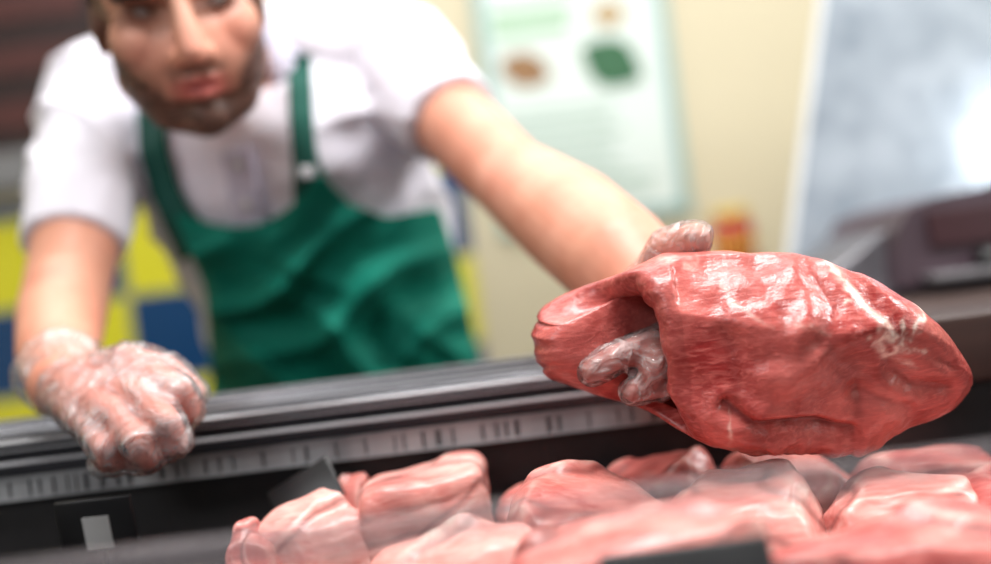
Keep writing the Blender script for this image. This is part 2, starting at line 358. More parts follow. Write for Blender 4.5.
obj('end_panel', nbox(XB, XB+.02, .40, .885, .03, CZ-.075), mdsteel, t, smooth=False)
obj('plinth', nbox(XA+.05, XB-.05, .45, .86, 0, .03), mblack, t, smooth=False)

# ------------------------------------------------------------------ meat
mm_held = M_meat('raw_pork_red', (152,44,42), (212,116,108), (248,228,214), rough=.31, bump=.28, fibre=(24,130,130), coat=.06, fib=.75, lowfat=.25)
mm_a = M_meat('raw_pork_pink', (212,120,112), (240,178,168), (248,224,212), rot=(.3,.9,.2), bump=.18, rough=.36, coat=.05, micro=150, fib=.6)
mm_b = M_meat('raw_pork_rosy', (190,88,82), (230,152,142), (246,214,202), rot=(.1,.2,1.0), bump=.18, rough=.36, coat=.05, micro=150, fib=.6)
mm_c = M_meat('raw_pork_deep', (162,64,60), (210,120,112), (240,202,190), rot=(.6,.1,.4), bump=.18, rough=.36, coat=.05, micro=150, fib=.6)

Y0 = .66; SC = Y0/F; UC, VC = 755, 350
MC = P(UC, VC, Y0)
def ML(u, v, dy): return MC + CR*((u-UC)*SC) - CU*((v-VC)*SC) + V((0, dy*SC, 0))
def pdist(uu, vv, pl):
    d = np.full(uu.shape, 1e9)
    for (x0, y0), (x1, y1) in zip(pl, pl[1:]):
        dx, dy = x1-x0, y1-y0; tt = np.clip(((uu-x0)*dx+(vv-y0)*dy)/(dx*dx+dy*dy), 0, 1)
        d = np.minimum(d, np.hypot(uu-x0-tt*dx, vv-y0-tt*dy))
    return d
us  = [536,550,565,585,620,660,700,750,800,850,900,940,965,980]
top = [314,304,296,288,272,256,250,251,257,275,304,338,364,382]
bot = [382,387,391,395,406,420,444,450,450,446,434,420,410,400]
Dd  = [44,50,54,58,65,73,82,87,86,78,63,46,32,18]
# rim of the pocket: phi 0 = top, 90 = towards the camera, 180 = bottom, 270 = back
rphi = [0,25,50,90,130,158,175,195,225,270,300,318,335,348,360]
rim  = [612,636,656,668,684,698,666,600,562,556,556,559,569,587,612]
NP, NO, NR, NI = 280, 170, 18, 50
ph = np.arange(NP)/NP*360; rr = np.interp(ph, rphi, rim)
for _ in range(8): rr = (np.roll(rr,1)+rr+np.roll(rr,-1))/3
rr += 2.4*np.sin(np.radians(ph*5))+1.8*np.sin(np.radians(ph*11+40))+1.0*np.sin(np.radians(ph*23))
Th = np.interp(ph, [0,50,90,140,180,225,270,315,345,360], [27,31,34,29,18,16,16,18,25,27])
cph, sph_ = np.cos(np.radians(ph)), np.sin(np.radians(ph))
e = 2/2.8
c2, s2 = np.sign(cph)*np.abs(cph)**e, np.sign(sph_)*np.abs(sph_)**e
def prof3(u): return np.interp(u, us, top), np.interp(u, us, bot), np.interp(u, us, Dd)
def ringo(u, ks=1):
    tp, bt, dd = prof3(u); return np.stack([u, (tp+bt)/2-c2*(bt-tp)/2*ks, -s2*dd*ks], 1)
def ringi(u, ks=1):
    tp, bt, dd = prof3(u); h = (bt-tp)/2
    back = np.interp(u, [556,585,610,640,670,700], [-26,-23,-10,8,24,36])
    de = np.where(sph_ > 0, np.maximum(dd-36, dd*.2), back)
    return np.stack([u, (tp+bt)/2-c2*np.maximum(h-Th, h*.3)*ks, -s2*de*ks], 1)
rows = []
for i in range(NO+1):
    tt = (i/NO)**.8; k = min(1, i/5)
    rows.append(ringo(981+(rr-981)*tt, .04+.96*math.sqrt(1-(1-k)**2)))
Ro, Ri = ringo(rr), ringi(rr)
thick = np.linalg.norm(Ro[:,1:]-Ri[:,1:], axis=1); Bg = np.minimum(thick, 44)*.5
for j in range(1, NR+1):
    g = math.pi*j/NR; b_ = (1-math.cos(g))/2
    R_ = Ro*(1-b_)+Ri*b_; R_[:,0] = rr-Bg*math.sin(g); rows.append(R_)
for i in range(1, NI+1):
    tt = i/NI; rows.append(ringi(rr+(722-rr)*tt, math.sqrt(max(0, 1-tt**5))*.98+.02))
A = np.concatenate(rows); nr = len(rows); ridx = np.arange(len(A))//NP
outer = ridx <= NO+NR//2
uu, vv, dy = A[:,0].copy(), A[:,1].copy(), A[:,2].copy()
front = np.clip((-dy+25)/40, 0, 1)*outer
axv = np.interp(uu, us, (np.array(top)+bot)/2)
od = np.stack([np.zeros(len(A)), vv-axv, dy], 1); od /= np.maximum(np.linalg.norm(od, axis=1), 1e-6)[:,None]
nz = np.array([noise.noise(V(p)*.011)*9+noise.noise(V((p[0]*.02+p[1]*.012, p[1]*.03-p[0]*.012, p[2]*.03)))*2.8+noise.noise(V(p)*.07)*.8 for p in A])
# flat muscle faces: press the outside against a few planes
cen = np.array([755., 350., 0.])
for nn, dd in (((.05,-.58,-.82),80), ((-.12,.10,-.98),80), ((.30,.42,-.86),82), ((.62,-.30,-.72),134), ((.66,.45,-.60),158)):
    nn = np.array(nn)/np.linalg.norm(nn); ex = ((A-cen)@nn-dd-nz*.5)*outer*(uu > 664)
    A = A-np.clip(ex, 0, None)[:,None]*nn*.8
disp = nz*np.where(outer, 1, .35)*np.clip((985-uu)/60, .25, 1)
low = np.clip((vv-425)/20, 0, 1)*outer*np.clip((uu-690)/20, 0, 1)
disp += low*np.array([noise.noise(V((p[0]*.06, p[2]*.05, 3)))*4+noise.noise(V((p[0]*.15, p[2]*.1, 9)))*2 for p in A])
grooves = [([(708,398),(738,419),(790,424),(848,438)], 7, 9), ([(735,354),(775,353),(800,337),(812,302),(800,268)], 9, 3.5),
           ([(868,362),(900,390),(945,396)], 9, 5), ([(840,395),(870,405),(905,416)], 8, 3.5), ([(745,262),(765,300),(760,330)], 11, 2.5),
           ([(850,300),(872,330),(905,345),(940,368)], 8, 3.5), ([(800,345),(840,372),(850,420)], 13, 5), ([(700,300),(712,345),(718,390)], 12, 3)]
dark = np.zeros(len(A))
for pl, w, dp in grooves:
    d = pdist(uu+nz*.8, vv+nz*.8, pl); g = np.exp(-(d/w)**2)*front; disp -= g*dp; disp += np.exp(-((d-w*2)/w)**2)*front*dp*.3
    dark = np.maximum(dark, np.exp(-(d/(w*.5))**2)*front*.65*dp/8)  # crease shade painted into the colour along each groove
fats = [([(706,268),(716,290),(732,312),(745,320)], 2, .4), ([(760,322),(800,328)], 2, .3), ([(814,264),(832,290),(858,325),(885,350),(905,352)], 3.4, 1.1), ([(858,322),(856,345),(868,358),(890,350)], 3.6, 1.2),
        ([(905,308),(893,330),(878,345)], 2.8, 1.0), ([(834,292),(818,297)], 2.4, .7), ([(868,355),(900,372)], 2.5, .8), ([(705,400),(716,436),(740,448),(800,450)], 2.5, .5),
        ([(655,262),(690,256)], 2.5, .3), ([(875,345),(862,338),(848,342)], 3.6, 1.1), ([(880,335),(872,318)], 2.4, .9)]
fat = np.zeros(len(A))
wob = np.array([noise.noise(V(p)*.05)+.6*noise.noise(V(p)*.13) for p in A])
for pl, w, st in fats:
    d = pdist(uu+wob*9, vv+wob*7, pl); fat = np.maximum(fat, np.exp(-(d/(w*np.maximum(.5, 1+.6*wob)))**2)*front*st)
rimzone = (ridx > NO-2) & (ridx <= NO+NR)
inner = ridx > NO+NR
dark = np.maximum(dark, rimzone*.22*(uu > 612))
dark = np.maximum(dark, inner*np.clip((uu-606)/60, 0, 1)*.3)  # shade inside the pocket painted into the meat colour
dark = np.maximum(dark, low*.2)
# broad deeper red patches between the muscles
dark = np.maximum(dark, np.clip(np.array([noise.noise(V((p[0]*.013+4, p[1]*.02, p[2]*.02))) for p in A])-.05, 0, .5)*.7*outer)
A = A+od*disp[:,None]
bm = bmesh.new(); vs = [bm.verts.new(ML(*p)) for p in A]
for i in range(nr-1):
    for k in range(NP):
        a, b = i*NP+k, i*NP+(k+1) % NP
        bm.faces.new((vs[a], vs[b], vs[b+NP], vs[a+NP]))
bm.faces.new(vs[:NP][::-1]); bm.faces.new(vs[-NP:])
for _ in range(3): bmesh.ops.smooth_vert(bm, verts=bm.verts, factor=.5, use_axis_x=True, use_axis_y=True, use_axis_z=True)
lv = [vs[i] for i in np.nonzero((uu < 600) | rimzone)[0]]
for _ in range(8): bmesh.ops.smooth_vert(bm, verts=lv, factor=.5, use_axis_x=True, use_axis_y=True, use_axis_z=True)
bmesh.ops.recalc_face_normals(bm, faces=bm.faces)
me = bpy.data.meshes.new('pork_joint'); bm.to_mesh(me); bm.free()
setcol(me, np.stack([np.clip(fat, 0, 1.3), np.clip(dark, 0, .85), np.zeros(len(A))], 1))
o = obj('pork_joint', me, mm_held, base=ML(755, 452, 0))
tag(o, 'large raw boneless pork joint held out over the case in the gloved hand', 'meat')

def cut(name, u, vtop, y, w, d, mat, label, rot=0, seed=0, sq=2.4, amp=1, slices=False, slope=0):
    rnd = random.Random(seed*17+3)
    tp = P(u, vtop, y); zb_ = CZ+DECK; h = tp.z-zb_
    bm = bmesh.new(); bmesh.ops.create_icosphere(bm, subdivisions=6, radius=1)
    fatc = []
    R = Matrix.Rotation(rot, 3, 'Z')
    so_ = V((seed*7.1, seed*1.3, 0))
    planes = []
    if not slices:
        planes.append((V((rnd.uniform(-.35,.35), rnd.uniform(-.5,-.15), .85)).normalized(), rnd.uniform(.56,.68)))
        planes.append((V((rnd.uniform(-.3,.3), -.9, rnd.uniform(.25,.5))).normalized(), rnd.uniform(.66,.80)))
        for _ in range(3):
            an = rnd.uniform(0, 6.28); planes.append((V((math.cos(an), math.sin(an), rnd.uniform(-.1,.6))).normalized(), rnd.uniform(.70,.86)))
    for v in bm.verts:
        p = v.co.copy(); n = (abs(p.x)**sq+abs(p.y)**sq+abs(p.z)**sq)**(-1/sq); p *= n
        e_ = 0
        for nn, dd in planes:
            ex = p.dot(nn)-dd+.06*noise.noise(p*2+so_)
            if ex > 0: p -= nn*ex*.78
            e_ = max(e_, math.exp(-(ex/.05)**2))
        kh = 1+amp*(.26*noise.noise(V((p.x, p.y, p.z*.5))*1.1+so_)+.12*noise.noise(V((p.x, p.y, p.z*.6))*2.4+so_)+.02*noise.noise(p*7+so_))
        kz = 1+amp*(.20*noise.noise(p*1.0+so_*2)+.09*noise.noise(p*2.6+so_*2)+.016*noise.noise(p*8+so_))
        g = noise.noise(V((p.x*.7+seed*2.3, p.y*.8+p.z*.5, 1.7)))
        step = 1/(1+math.exp(-g/.04))          # one layer lapping over the next
        kz += amp*.26*(step-.5); kh += amp*.05*(step-.5)
        if slices:
            for zc in (.12, .55): kh -= .05*math.exp(-((p.z-zc-.10*p.x-.05*noise.noise(p*2))/.03)**2)
        fatc.append((max(0, min(1, .45*math.exp(-((g-.09)/.04)**2)+.15*e_+max(0, .8*(noise.noise(p*1.5+V((9, seed, 3)))-.15)))), .6*math.exp(-((g+.03)/.045)**2)+max(0, .6*(noise.noise(p*1.2+V((2, seed, 8)))-.10)), 0))  # second value paints shade under the lapping edge, plus random deeper red
        q = R @ V((p.x*kh*w/2, p.y*kh*d/2, 0))
        q.z = max(0, (p.z*kz+.55)/(1.55 if slices else 1.30))*h*(1+slope*p.x)
        v.co = V((tp.x, tp.y, zb_+.001))+q
    for _ in range(4): bmesh.ops.smooth_vert(bm, verts=bm.verts, factor=.5, use_axis_x=True, use_axis_y=True, use_axis_z=True)
    me = bpy.data.meshes.new(name); bm.to_mesh(me); bm.free(); setcol(me, np.array(fatc))
    o = obj(name, me, mat, base=(tp.x, tp.y, zb_)); return tag(o, label, 'meat', None)
cuts = [
 ('pork_chunk', 422, 470, .715, .094, .072, mm_a, 'pale pink blocky pork chunk standing tallest left of the heap', .10, 1, 8, .35, True, .06),
 ('pork_chunk', 312, 513, .690, .088, .055, mm_a, 'low pale pork piece lying left of the tall blocky chunk', .20, 2, 3.2, .6, False, .16),
 ('pork_chunk', 252, 536, .675, .044, .045, mm_c, 'smallest red pork scrap at the far left of the meat', .2, 3, 2.6, .5),
 ('pork_chunk', 352, 484, .756, .04, .03, mm_b, 'little pork piece behind the low lying piece', .2, 13, 2.6, .5),
 ('pork_chunk', 462, 534, .56, .108, .07, mm_a, 'rounded pork piece in front of the tall blocky chunk', -.2, 4, 3, .9),
 ('pork_chunk', 545, 490, .735, .080, .06, mm_b, 'pork piece at the back between tall chunk and main heap', .3, 5, 3, .9),
 ('pork_cut', 582, 488, .625, .104, .096, mm_b, 'broad pork cut under the left end of the held joint', .15, 6, 3.2, .75),
 ('pork_cut', 738, 484, .615, .110, .096, mm_a, 'plump folded pork cut under the middle of the held joint', -.15, 7, 3.2, .75),
 ('pork_cut', 660, 464, .735, .092, .07, mm_c, 'pork cut at the back left of the heap', .1, 8, 3.4, .75),
 ('pork_cut', 785, 460, .735, .10, .07, mm_b, 'pork cut at the back of the heap, middle of three', .1, 15, 3.4, .75),
 ('pork_cut', 925, 458, .735, .112, .07, mm_c, 'pork cut at the back right of the heap', .1, 16, 3.4, .75),
 ('pork_cut', 894, 480, .62, .105, .095, mm_a, 'pork cut under the right end of the held joint', .1, 9, 3.2, .75),
 ('pork_cut', 1048, 478, .62, .10, .09, mm_c, 'pork cut at the far right, cut off by the picture edge', -.1, 10, 3.4, .75),
 ('pork_cut', 640, 526, .508, .145, .070, mm_b, 'flat pork cut at the front behind the plain black tag', .05, 11, 4, .75),
 ('pork_cut', 908, 530, .508, .15, .070, mm_c, 'flat pork cut at the front right against the glass', .03, 12, 4, .75)]
for c_ in cuts: cut(*c_[:8], rot=c_[8], seed=c_[9], sq=c_[10], amp=c_[11], slices=len(c_) > 12 and c_[12], slope=c_[13] if len(c_) > 13 else 0)

# price tags
def price_tag(u, v, y, w, h, label, card=True, tilt=-.3, yaw=0):
    c = P(u, v, y); zb_ = CZ+DECK
    t = empty('price_tag', (c.x, c.y, zb_), label, 'price tag')
    R = Matrix.Translation(c) @ Matrix.Rotation(yaw, 4, 'Y') @ Matrix.Rotation(tilt, 4, 'X')
    bm = nbox(-w/2, w/2, -.002, .002, -h/2, h/2, bev=.0015); bm.transform(R); obj('tag_plate', bm, mblack, t)
    bm = nbox(-.012, .012, -.01, .01, zb_-c.z+.0005, zb_-c.z+.004); box(bm, -.003, .003, .001, .005, zb_-c.z+.004, 0); bm.transform(Matrix.Translation(c)); obj('tag_foot', bm, mblack, t)
    if card:
        bm = nbox(-w*.16, w*.18, -.0035, -.0022, -h*.5, h*.15); bm.transform(R); obj('tag_card', bm, mwhite, t, smooth=False)
price_tag(97, 523, .70, .056, .038, 'black price tag with a white card at the left end of the case', tilt=.15)
price_tag(306, 494, .742, .055, .036, 'plain black tag behind the low lying pork piece', False, -.5, -.45)
price_tag(688, 574, .447, .08, .026, 'plain black tag at the front edge before the front pork cut', False, -.5)
price_tag(592, 478, .69, .018, .014, 'tiny black tag stuck between pork pieces at the back', False, -.3)

# ------------------------------------------------------------------ the man
SL, SR = P(388, 58, 1.12), P(102, 98, 1.15)
EL, ER = P(510, 178, .96), P(68, 285, .98)
WL, WR = P(655, 296, .752), P(62, 384, .785)
XW = (SL-SR).normalized()
ft = P(350, 420, 1.36); ROOTP = V((ft.x, ft.y, 0))
man = empty('person', ROOTP, 'bearded man in white polo and green apron leaning over the meat case', 'person')
spine = [(P(358,440,1.31), .170,.115), (P(346,350,1.275), .162,.11), (P(328,280,1.24), .160,.112), (P(303,210,1.195), .168,.118), (P(275,145,1.15), .172,.118), (P(252,98,1.115), .155,.10), (P(240,70,1.095), .09,.075)]
def torso(bm, g):
    rings = []
    for i, (c, w, d) in enumerate(spine):
        a = spine[max(0, i-1)][0]; b = spine[min(len(spine)-1, i+1)][0]; up = (b-a).normalized()
        k = i/(len(spine)-1); xw = (V((1,0,0))*(1-k)+XW*k); xw = (xw-up*xw.dot(up)).normalized(); yd = up.cross(xw)
        rings.append([c+xw*((w+g)*math.copysign(abs(math.cos(t_))**.85, math.cos(t_)))+yd*((d+g)*math.copysign(abs(math.sin(t_))**.85, math.sin(t_))) for t_ in [2*math.pi*j/48 for j in range(48)]])
    loft(bm, rings)
NB = P(232, 82, 1.12)
Hc = P(178, 7, .915)
fw = ((CAM-Hc).normalized()+CR*.03-CU*.0).normalized()
up0 = (CU*math.cos(math.radians(15))-CR*math.sin(math.radians(15))); up = (up0-fw*up0.dot(fw)).normalized(); lx = up.cross(fw)
def H(p, q, w): return Hc+lx*p+up*q+fw*w
AX = (lx, up, fw)
# hands: lists of (point, radius)
handR = []
DX = 12
def PH(u, v, y): return P(u+DX, v, y)
KR = [PH(142,376,.722), PH(130,396,.703), PH(104,413,.698), PH(79,426,.708)]
for k in KR: handR.append([(WR, .021), (k, .0110)])
handR += [[(KR[0],.0104),(PH(166,388,.70),.0098),(PH(177,409,.71),.0093),(PH(163,425,.735),.0085)],
          [(KR[1],.0106),(PH(153,419,.680),.0101),(PH(163,440,.690),.0096),(PH(148,450,.722),.0087)],
          [(KR[2],.0104),(PH(127,440,.674),.0099),(PH(135,458,.690),.0093),(PH(120,461,.720),.0085)],
          [(KR[3],.0096),(PH(94,447,.682),.0092),(PH(102,461,.696),.0086),(PH(91,463,.720),.0077)],
          [(PH(70,382,.775),.016),(PH(116,363,.750),.0138),(PH(155,370,.740),.0112),(PH(181,392,.738),.0096)]]
KL = [ML(660,318,88), ML(680,330,92), ML(697,346,92), ML(706,368,86)]
handL = [[(WL,.026),(k,.0135)] for k in KL]
handL += [[(KL[0],.0115),(ML(682,334,20),.0098),(ML(648,344,-10),.0098),(ML(612,356,-24),.0092),(ML(590,368,-25),.0084)],
          [(KL[1],.0115),(ML(704,348,20),.0098),(ML(676,344,-14),.0098),(ML(655,356,-26),.0092),(ML(646,372,-26),.0084)],
          [(KL[2],.011),(ML(700,376,14),.0092),(ML(664,382,-16),.0089),(ML(630,388,-24),.0083)],
          [(KL[3],.010),(ML(706,388,14),.0090),(ML(690,398,-10),.0083)],
          [(ML(658,300,120),.020),(ML(668,272,66),.0145),(ML(672,248,22),.0125),(ML(694,239,-4),.0115)]]
armL = [(SL,.056),(SL.lerp(EL,.5),.044),(EL,.041),(P(572,222,.86),.0490),(P(618,260,.79),.0465),(WL,.036)]
armR = [(SR,.058),(SR.lerp(ER,.5),.047),(ER,.042),(P(62,315,.93),.041),(P(58,352,.855),.035),(WR,.027)]
bm = bmesh.new()
torso(bm, -.016)
chain(bm, [(NB,.036),(SL,.045)]); chain(bm, [(NB,.036),(SR,.045)])
chain(bm, armL); chain(bm, armR)
chain(bm, [(P(245,110,1.12),.056),(H(0,-.04,-.045),.050)])
for hd in (handL, handR):
    for c_ in hd: chain(bm, c_)
for s in (-1, 1):
    hip = V((ROOTP.x+s*.085, 1.31, CZ-.17)); chain(bm, [(hip,.085),(V((ROOTP.x+s*.10, 1.33, .52)),.055),(V((ROOTP.x+s*.11, 1.38, .12)),.04)])
# head
ell(bm, H(0,.03,-.02), (.076,.092,.097), AX)
ell(bm, H(0,-.042,.018), (.070,.067,.067), AX)
sph(bm, H(0,-.096,.056), .022)
for s in (-1, 1):
    chain(bm, [(H(0,-.097,.051),.022),(H(s*.030,-.086,.036),.022),(H(s*.049,-.057,.002),.024)])
    ell(bm, H(s*.037,-.026,.044), (.032,.034,.031), AX)
    chain(bm, [(H(s*.010,.021,.077),.010),(H(s*.046,.023,.060),.011)])
    ell(bm, H(s*.075,-.010,-.016), (.007,.025,.014), ((lx-fw*.2*s).normalized(), up, (fw+lx*.2*s).normalized()))
    sph(bm, H(s*.0115,-.042,.086), .0085)
chain(bm, [(H(0,.012,.076),.0085),(H(0,-.016,.089),.0105),(H(0,-.038,.097),.0125)])
chain(bm, [(H(-.025,-.067,.070),.004),(H(-.008,-.0625,.081),.0065),(H(.008,-.0625,.081),.0065),(H(.025,-.067,.070),.004)])
chain(bm, [(H(-.021,-.071,.071),.004),(H(0,-.076,.080),.0078),(H(.021,-.071,.071),.004)])
body = remesh(bm, .003, 6)
a = co(body); rel = a-np.array(Hc); p_, q_, w_ = rel@np.array(lx), rel@np.array(up), rel@np.array(fw)
head = (np.abs(p_) < .1) & (q_ > -.15) & (q_ < .14) & (np.abs(w_) < .14)
G = lambda x, s: np.exp(-(x/s)**2)
ds = head*(w_ > .03)*(-.010*G(np.abs(p_)-.032, .015)*G(q_, .011)-.003*G(p_, .022)*G(q_+.0692, .0028)-.002*G(p_, .03)*G(q_+.088, .006))
a = a+ds[:,None]*np.array(fw); setco(body, a)
base = np.array(lin((228,166,140))[:3]); col = np.tile(base, (len(a), 1))
def blend(col, m, c): m = np.clip(m, 0, 1)[:,None]; return col*(1-m)+np.array(lin(c)[:3])*m
hf = head*(w_ > 0)
arm_n = np.clip(noisearr(a, 14, 5)+.1, 0, .5)
col = blend(col, (~head)*arm_n*.6, (212,132,112))
col = blend(col, head*.6, (208,154,132))
col = blend(col, hf*.3*G(np.abs(p_)-.042, .02)*G(q_+.03, .022), (212,120,106))
col = blend(col, hf*.3*G(p_, .016)*G(q_+.035, .018), (216,134,118))
bn_ = np.zeros(len(a)); hi_ = np.nonzero(head)[0]; bn_[hi_] = noisearr(a[hi_], 90)
def beardsoft(p, q, w):
    ap = np.abs(p)
    edge = np.where(ap < .026, -.048, -.062+(ap-.026)*1.25)+bn_*.008     # upper edge rises towards the sideburns
    m = np.clip((edge-q)/.024, 0, 1)*np.clip((w+.005)/.03, 0, 1)*(q > -.14)
    lips = np.exp(-(p/.024)**4)*np.exp(-((q+.0705)/.0085)**4)
    return m*(1-lips)
bs = beardsoft(p_, q_, w_)*head
burn = head*np.clip((np.abs(p_)-.058)/.006, 0, 1)*(q_ > -.03)*(w_ < .032)
col = blend(col, burn*.75, (46,33,29))
must = G(p_, .029)*G(q_+.0535, .006)*hf
col = blend(col, np.clip(bs*.76, 0, 1), (52,38,35))
col = blend(col, must*.72, (46,33,30))
mouth = np.exp(-(p_/.024)**4)*np.exp(-((q_+.0700)/.0098)**4)
col = blend(col, hf*mouth*.95*(w_ > .05), (188,88,84))
col = blend(col, hf*.6*G(p_, .022)*G(q_+.0692, .0018), (90,40,38))
col = blend(col, hf*.85*G(np.abs(p_)-.033, .021)*G(q_-.001, .012), (72,46,40))  # shade of the eye sockets painted into the skin
dR = np.linalg.norm(a-np.array(KR[1]), axis=1)
dF = np.linalg.norm(a-np.array(ML(640, 368, -20)), axis=1); dT = np.linalg.norm(a-np.array(ML(682, 244, 6)), axis=1)
col = blend(col, np.clip((1-dR/.13)*1.5, 0, .6), (214,122,112))
col = blend(col, np.clip((1-dT/.05)*2, 0, .5), (214,132,122))
col = blend(col, np.clip((1-dF/.075)*2.5, 0, .9), (172,80,72))
setcol(body, col)
bo = obj('body', body, mskin, man)
bv = co(body)+np.array(ROOTP); bn = nor(body)
def shell(name, vmask, off, mat):
    idx = -np.ones(len(bv), int); bm = bmesh.new(); fs = []; n = 0
    for pl in body.polygons:
        vs_ = list(pl.vertices)
        if all(vmask[i] for i in vs_):
            f = []
            for i in vs_:
                if idx[i] < 0: idx[i] = n; n += 1; bm.verts.new(bv[i]+bn[i]*off)
                f.append(idx[i])
            fs.append(f)
    bm.verts.ensure_lookup_table()
    for f in fs: bm.faces.new([bm.verts[i] for i in f])
    return obj(name, bm, mat, man)
hairm = head & (((q_ > .068) & (w_ > .0)) | ((w_ <= .010) & (q_ > .014)) | ((w_ < -.036) & (q_ > -.05))) & (np.abs(p_) < .083)
shell('hair', hairm, .004, mhair)
mbeard = M('beard_stubble', (36,25,22), .8, c2=(52,38,33), scale=300)
nt = mbeard.node_tree; n = nt.nodes.new('ShaderNodeTexNoise'); n.inputs['Scale'].default_value = 420; n.inputs['Detail'].default_value = 2
tcx = nt.nodes.new('ShaderNodeTexCoord'); nt.links.new(tcx.outputs['Object'], n.inputs['Vector'])
rp = nt.nodes.new('ShaderNodeValToRGB'); rp.color_ramp.elements[0].position = .50; rp.color_ramp.elements[1].position = .62
nt.links.new(n.outputs['Fac'], rp.inputs[0]); nt.links.new(rp.outputs[0], nt.nodes['Principled BSDF'].inputs['Alpha'])
shell('beard', bs > .75, .0010, mbeard)
for s in (-1, 1):
    shell('eyebrow', head & (w_ > .03) & (np.abs(p_*s-.033) < .023) & (np.abs(q_-.0195+.12*np.maximum(0, p_*s-.04)) < .0065), .002, mhair)
bbvh = BVHTree.FromPolygons([V(x) for x in bv], [tuple(pl.vertices) for pl in body.polygons])
eyem = [M('eye_white', (190,176,170), .15), M('eye_iris', (50,34,26), .15), M('eye_pupil', (10,8,8), .1)]
for s in (-1, 1):
    hit = bbvh.ray_cast(H(s*.032, 0, .2), -fw)[0]
    c = hit-fw*.0092; bm = bmesh.new()
    rot = (CAM-c).to_track_quat('Z', 'Y').to_matrix().to_4x4()
    bmesh.ops.create_uvsphere(bm, u_segments=32, v_segments=24, radius=.0118, matrix=Matrix.Translation(c) @ rot)
    for f in bm.faces:
        an = (f.calc_center_median()-c).angle(CAM-c); f.material_index = 2 if an < .26 else (1 if an < .60 else 0)
    obj('eye', bm, eyem, man)

# polo shirt
bm = bmesh.new(); torso(bm, .004)
chain(bm, [(P(270,52,1.125), .060), (SL, .065)])
chain(bm, [(P(240,70,1.125), .056), (P(190,78,1.15), .055), (SR, .065)])
for s_, e_, r0 in ((SL, EL, .067), (SR, ER, .066)):
    d = (e_-s_); sph(bm, s_, r0)
    f1 = .56 if s_ is SL else .82
    cone(bm, s_, s_+d*f1*.6, r0, r0*.90, 40); cone(bm, s_+d*f1*.55, s_+d*f1, r0*.90, .0555 if s_ is SL else .0525, 40)
shirt = remesh(bm, .004, 7)
a = co(shirt); n = nor(shirt)
st = np.stack([a[:,0]*1.0+a[:,2]*.5, a[:,1], a[:,2]*.45-a[:,0]*.2], 1)
st2 = np.stack([a[:,0]*.35+a[:,2]*.9, a[:,1]*.6, a[:,0]*.5-a[:,2]*.2], 1)
rid = lambda x: (1-np.abs(x)*2.2).clip(0)**2
dH = np.minimum(np.linalg.norm(a-np.array(SR.lerp(ER, .82)), axis=1), np.linalg.norm(a-np.array(SL.lerp(EL, .56)), axis=1))
hem = np.clip((dH-.05)/.05, .3, 1)
a = a+n*((np.maximum(-.004, .006*noisearr(a, 11)+.006*noisearr(st, 22)+.009*rid(noisearr(st2, 14, 4))-.003)*hem)[:,None]); setco(shirt, a)
sbvh = BVHTree.FromPolygons([V(x) for x in a], [tuple(pl.vertices) for pl in shirt.polygons])
so = obj('polo_shirt', shirt, mshirt, man)
def drop(u, v, last, off):
    d = (P(u, v, 1)-CAM).normalized(); h = sbvh.ray_cast(CAM, d)
    if h[0] is not None and h[0].y > .95: y = h[0].y; return P(u, v, y)-d*off, y
    return P(u, v, last+.006)-d*off, last+.006
def band(name, pl, w, mat, parent, off=.004, th=.003, w1=None):
    bm = bmesh.new(); rows = []; last = 1.05; n = 36
    w1 = w1 or w
    L_ = [0]
    for a_, b_ in zip(pl, pl[1:]): L_.append(L_[-1]+math.dist(a_, b_))
    for i in range(n+1):
        s = L_[-1]*i/n; u = np.interp(s, L_, [q[0] for q in pl]); v = np.interp(s, L_, [q[1] for q in pl])
        s2 = min(L_[-1], s+12); s1 = max(0, s-12); du = np.interp(s2, L_, [q[0] for q in pl])-np.interp(s1, L_, [q[0] for q in pl]); dv = np.interp(s2, L_, [q[1] for q in pl])-np.interp(s1, L_, [q[1] for q in pl])
        ln = math.hypot(du, dv); nu, nv = -dv/ln, du/ln; row = []
        ww = w+(w1-w)*max(0, (i/n-.55)/.45)**2
        for j in range(7):
            k = (j/6-.5)*ww; p, last = drop(u+nu*k, v+nv*k, last, off); row.append(bm.verts.new(p))
        rows.append(row)
    for r0, r1 in zip(rows, rows[1:]):
        for j in range(6): bm.faces.new((r0[j], r0[j+1], r1[j+1], r1[j]))
    bmesh.ops.smooth_vert(bm, verts=bm.verts, factor=.5, use_axis_x=True, use_axis_y=True, use_axis_z=True)
    return obj(name, bm, mat, parent, solid=th)
# collar
bm = bmesh.new(); ncol = 48; rings = []
ndir = (H(0,-.04,-.045)-P(245,110,1.12)).normalized(); ncen = P(240,102,1.115)
cx = (XW-ndir*XW.dot(ndir)).normalized(); cy = ndir.cross(cx)   # cy points away from the camera
for i in range(ncol+1):
    th = math.radians(-90+20+(360-40)*i/ncol); fr = max(0, -math.sin(th))
    dirv = cx*math.cos(th)+cy*math.sin(th)
    rings.append([ncen+ndir*(.078-.046*fr)+dirv*.064, ncen+ndir*(.084-.048*fr)+dirv*.069, ncen+ndir*(.034-.036*fr)+dirv*.098, ncen+ndir*(-.004-.086*fr**3)+dirv*(.117+.026*fr)])
vr = [[bm.verts.new(p) for p in r] for r in rings]
for r0, r1 in zip(vr, vr[1:]):
    for j in range(3): bm.faces.new((r0[j], r1[j], r1[j+1], r0[j+1]))
bmesh.ops.recalc_face_normals(bm, faces=bm.faces)
obj('collar', bm, mcollar, so, solid=.005)
pk = band('placket', [(236,150),(246,200),(256,245)], 30, mcollar, so, .007, .005)
for bu, bv_ in ((238,165),(246,205)):
    p, _ = drop(bu, bv_, 1.1, .011); bm = bmesh.new(); cone(bm, p, p-V((0,.003,0)), .0055, .005); obj('button', bm, mwhite, so)

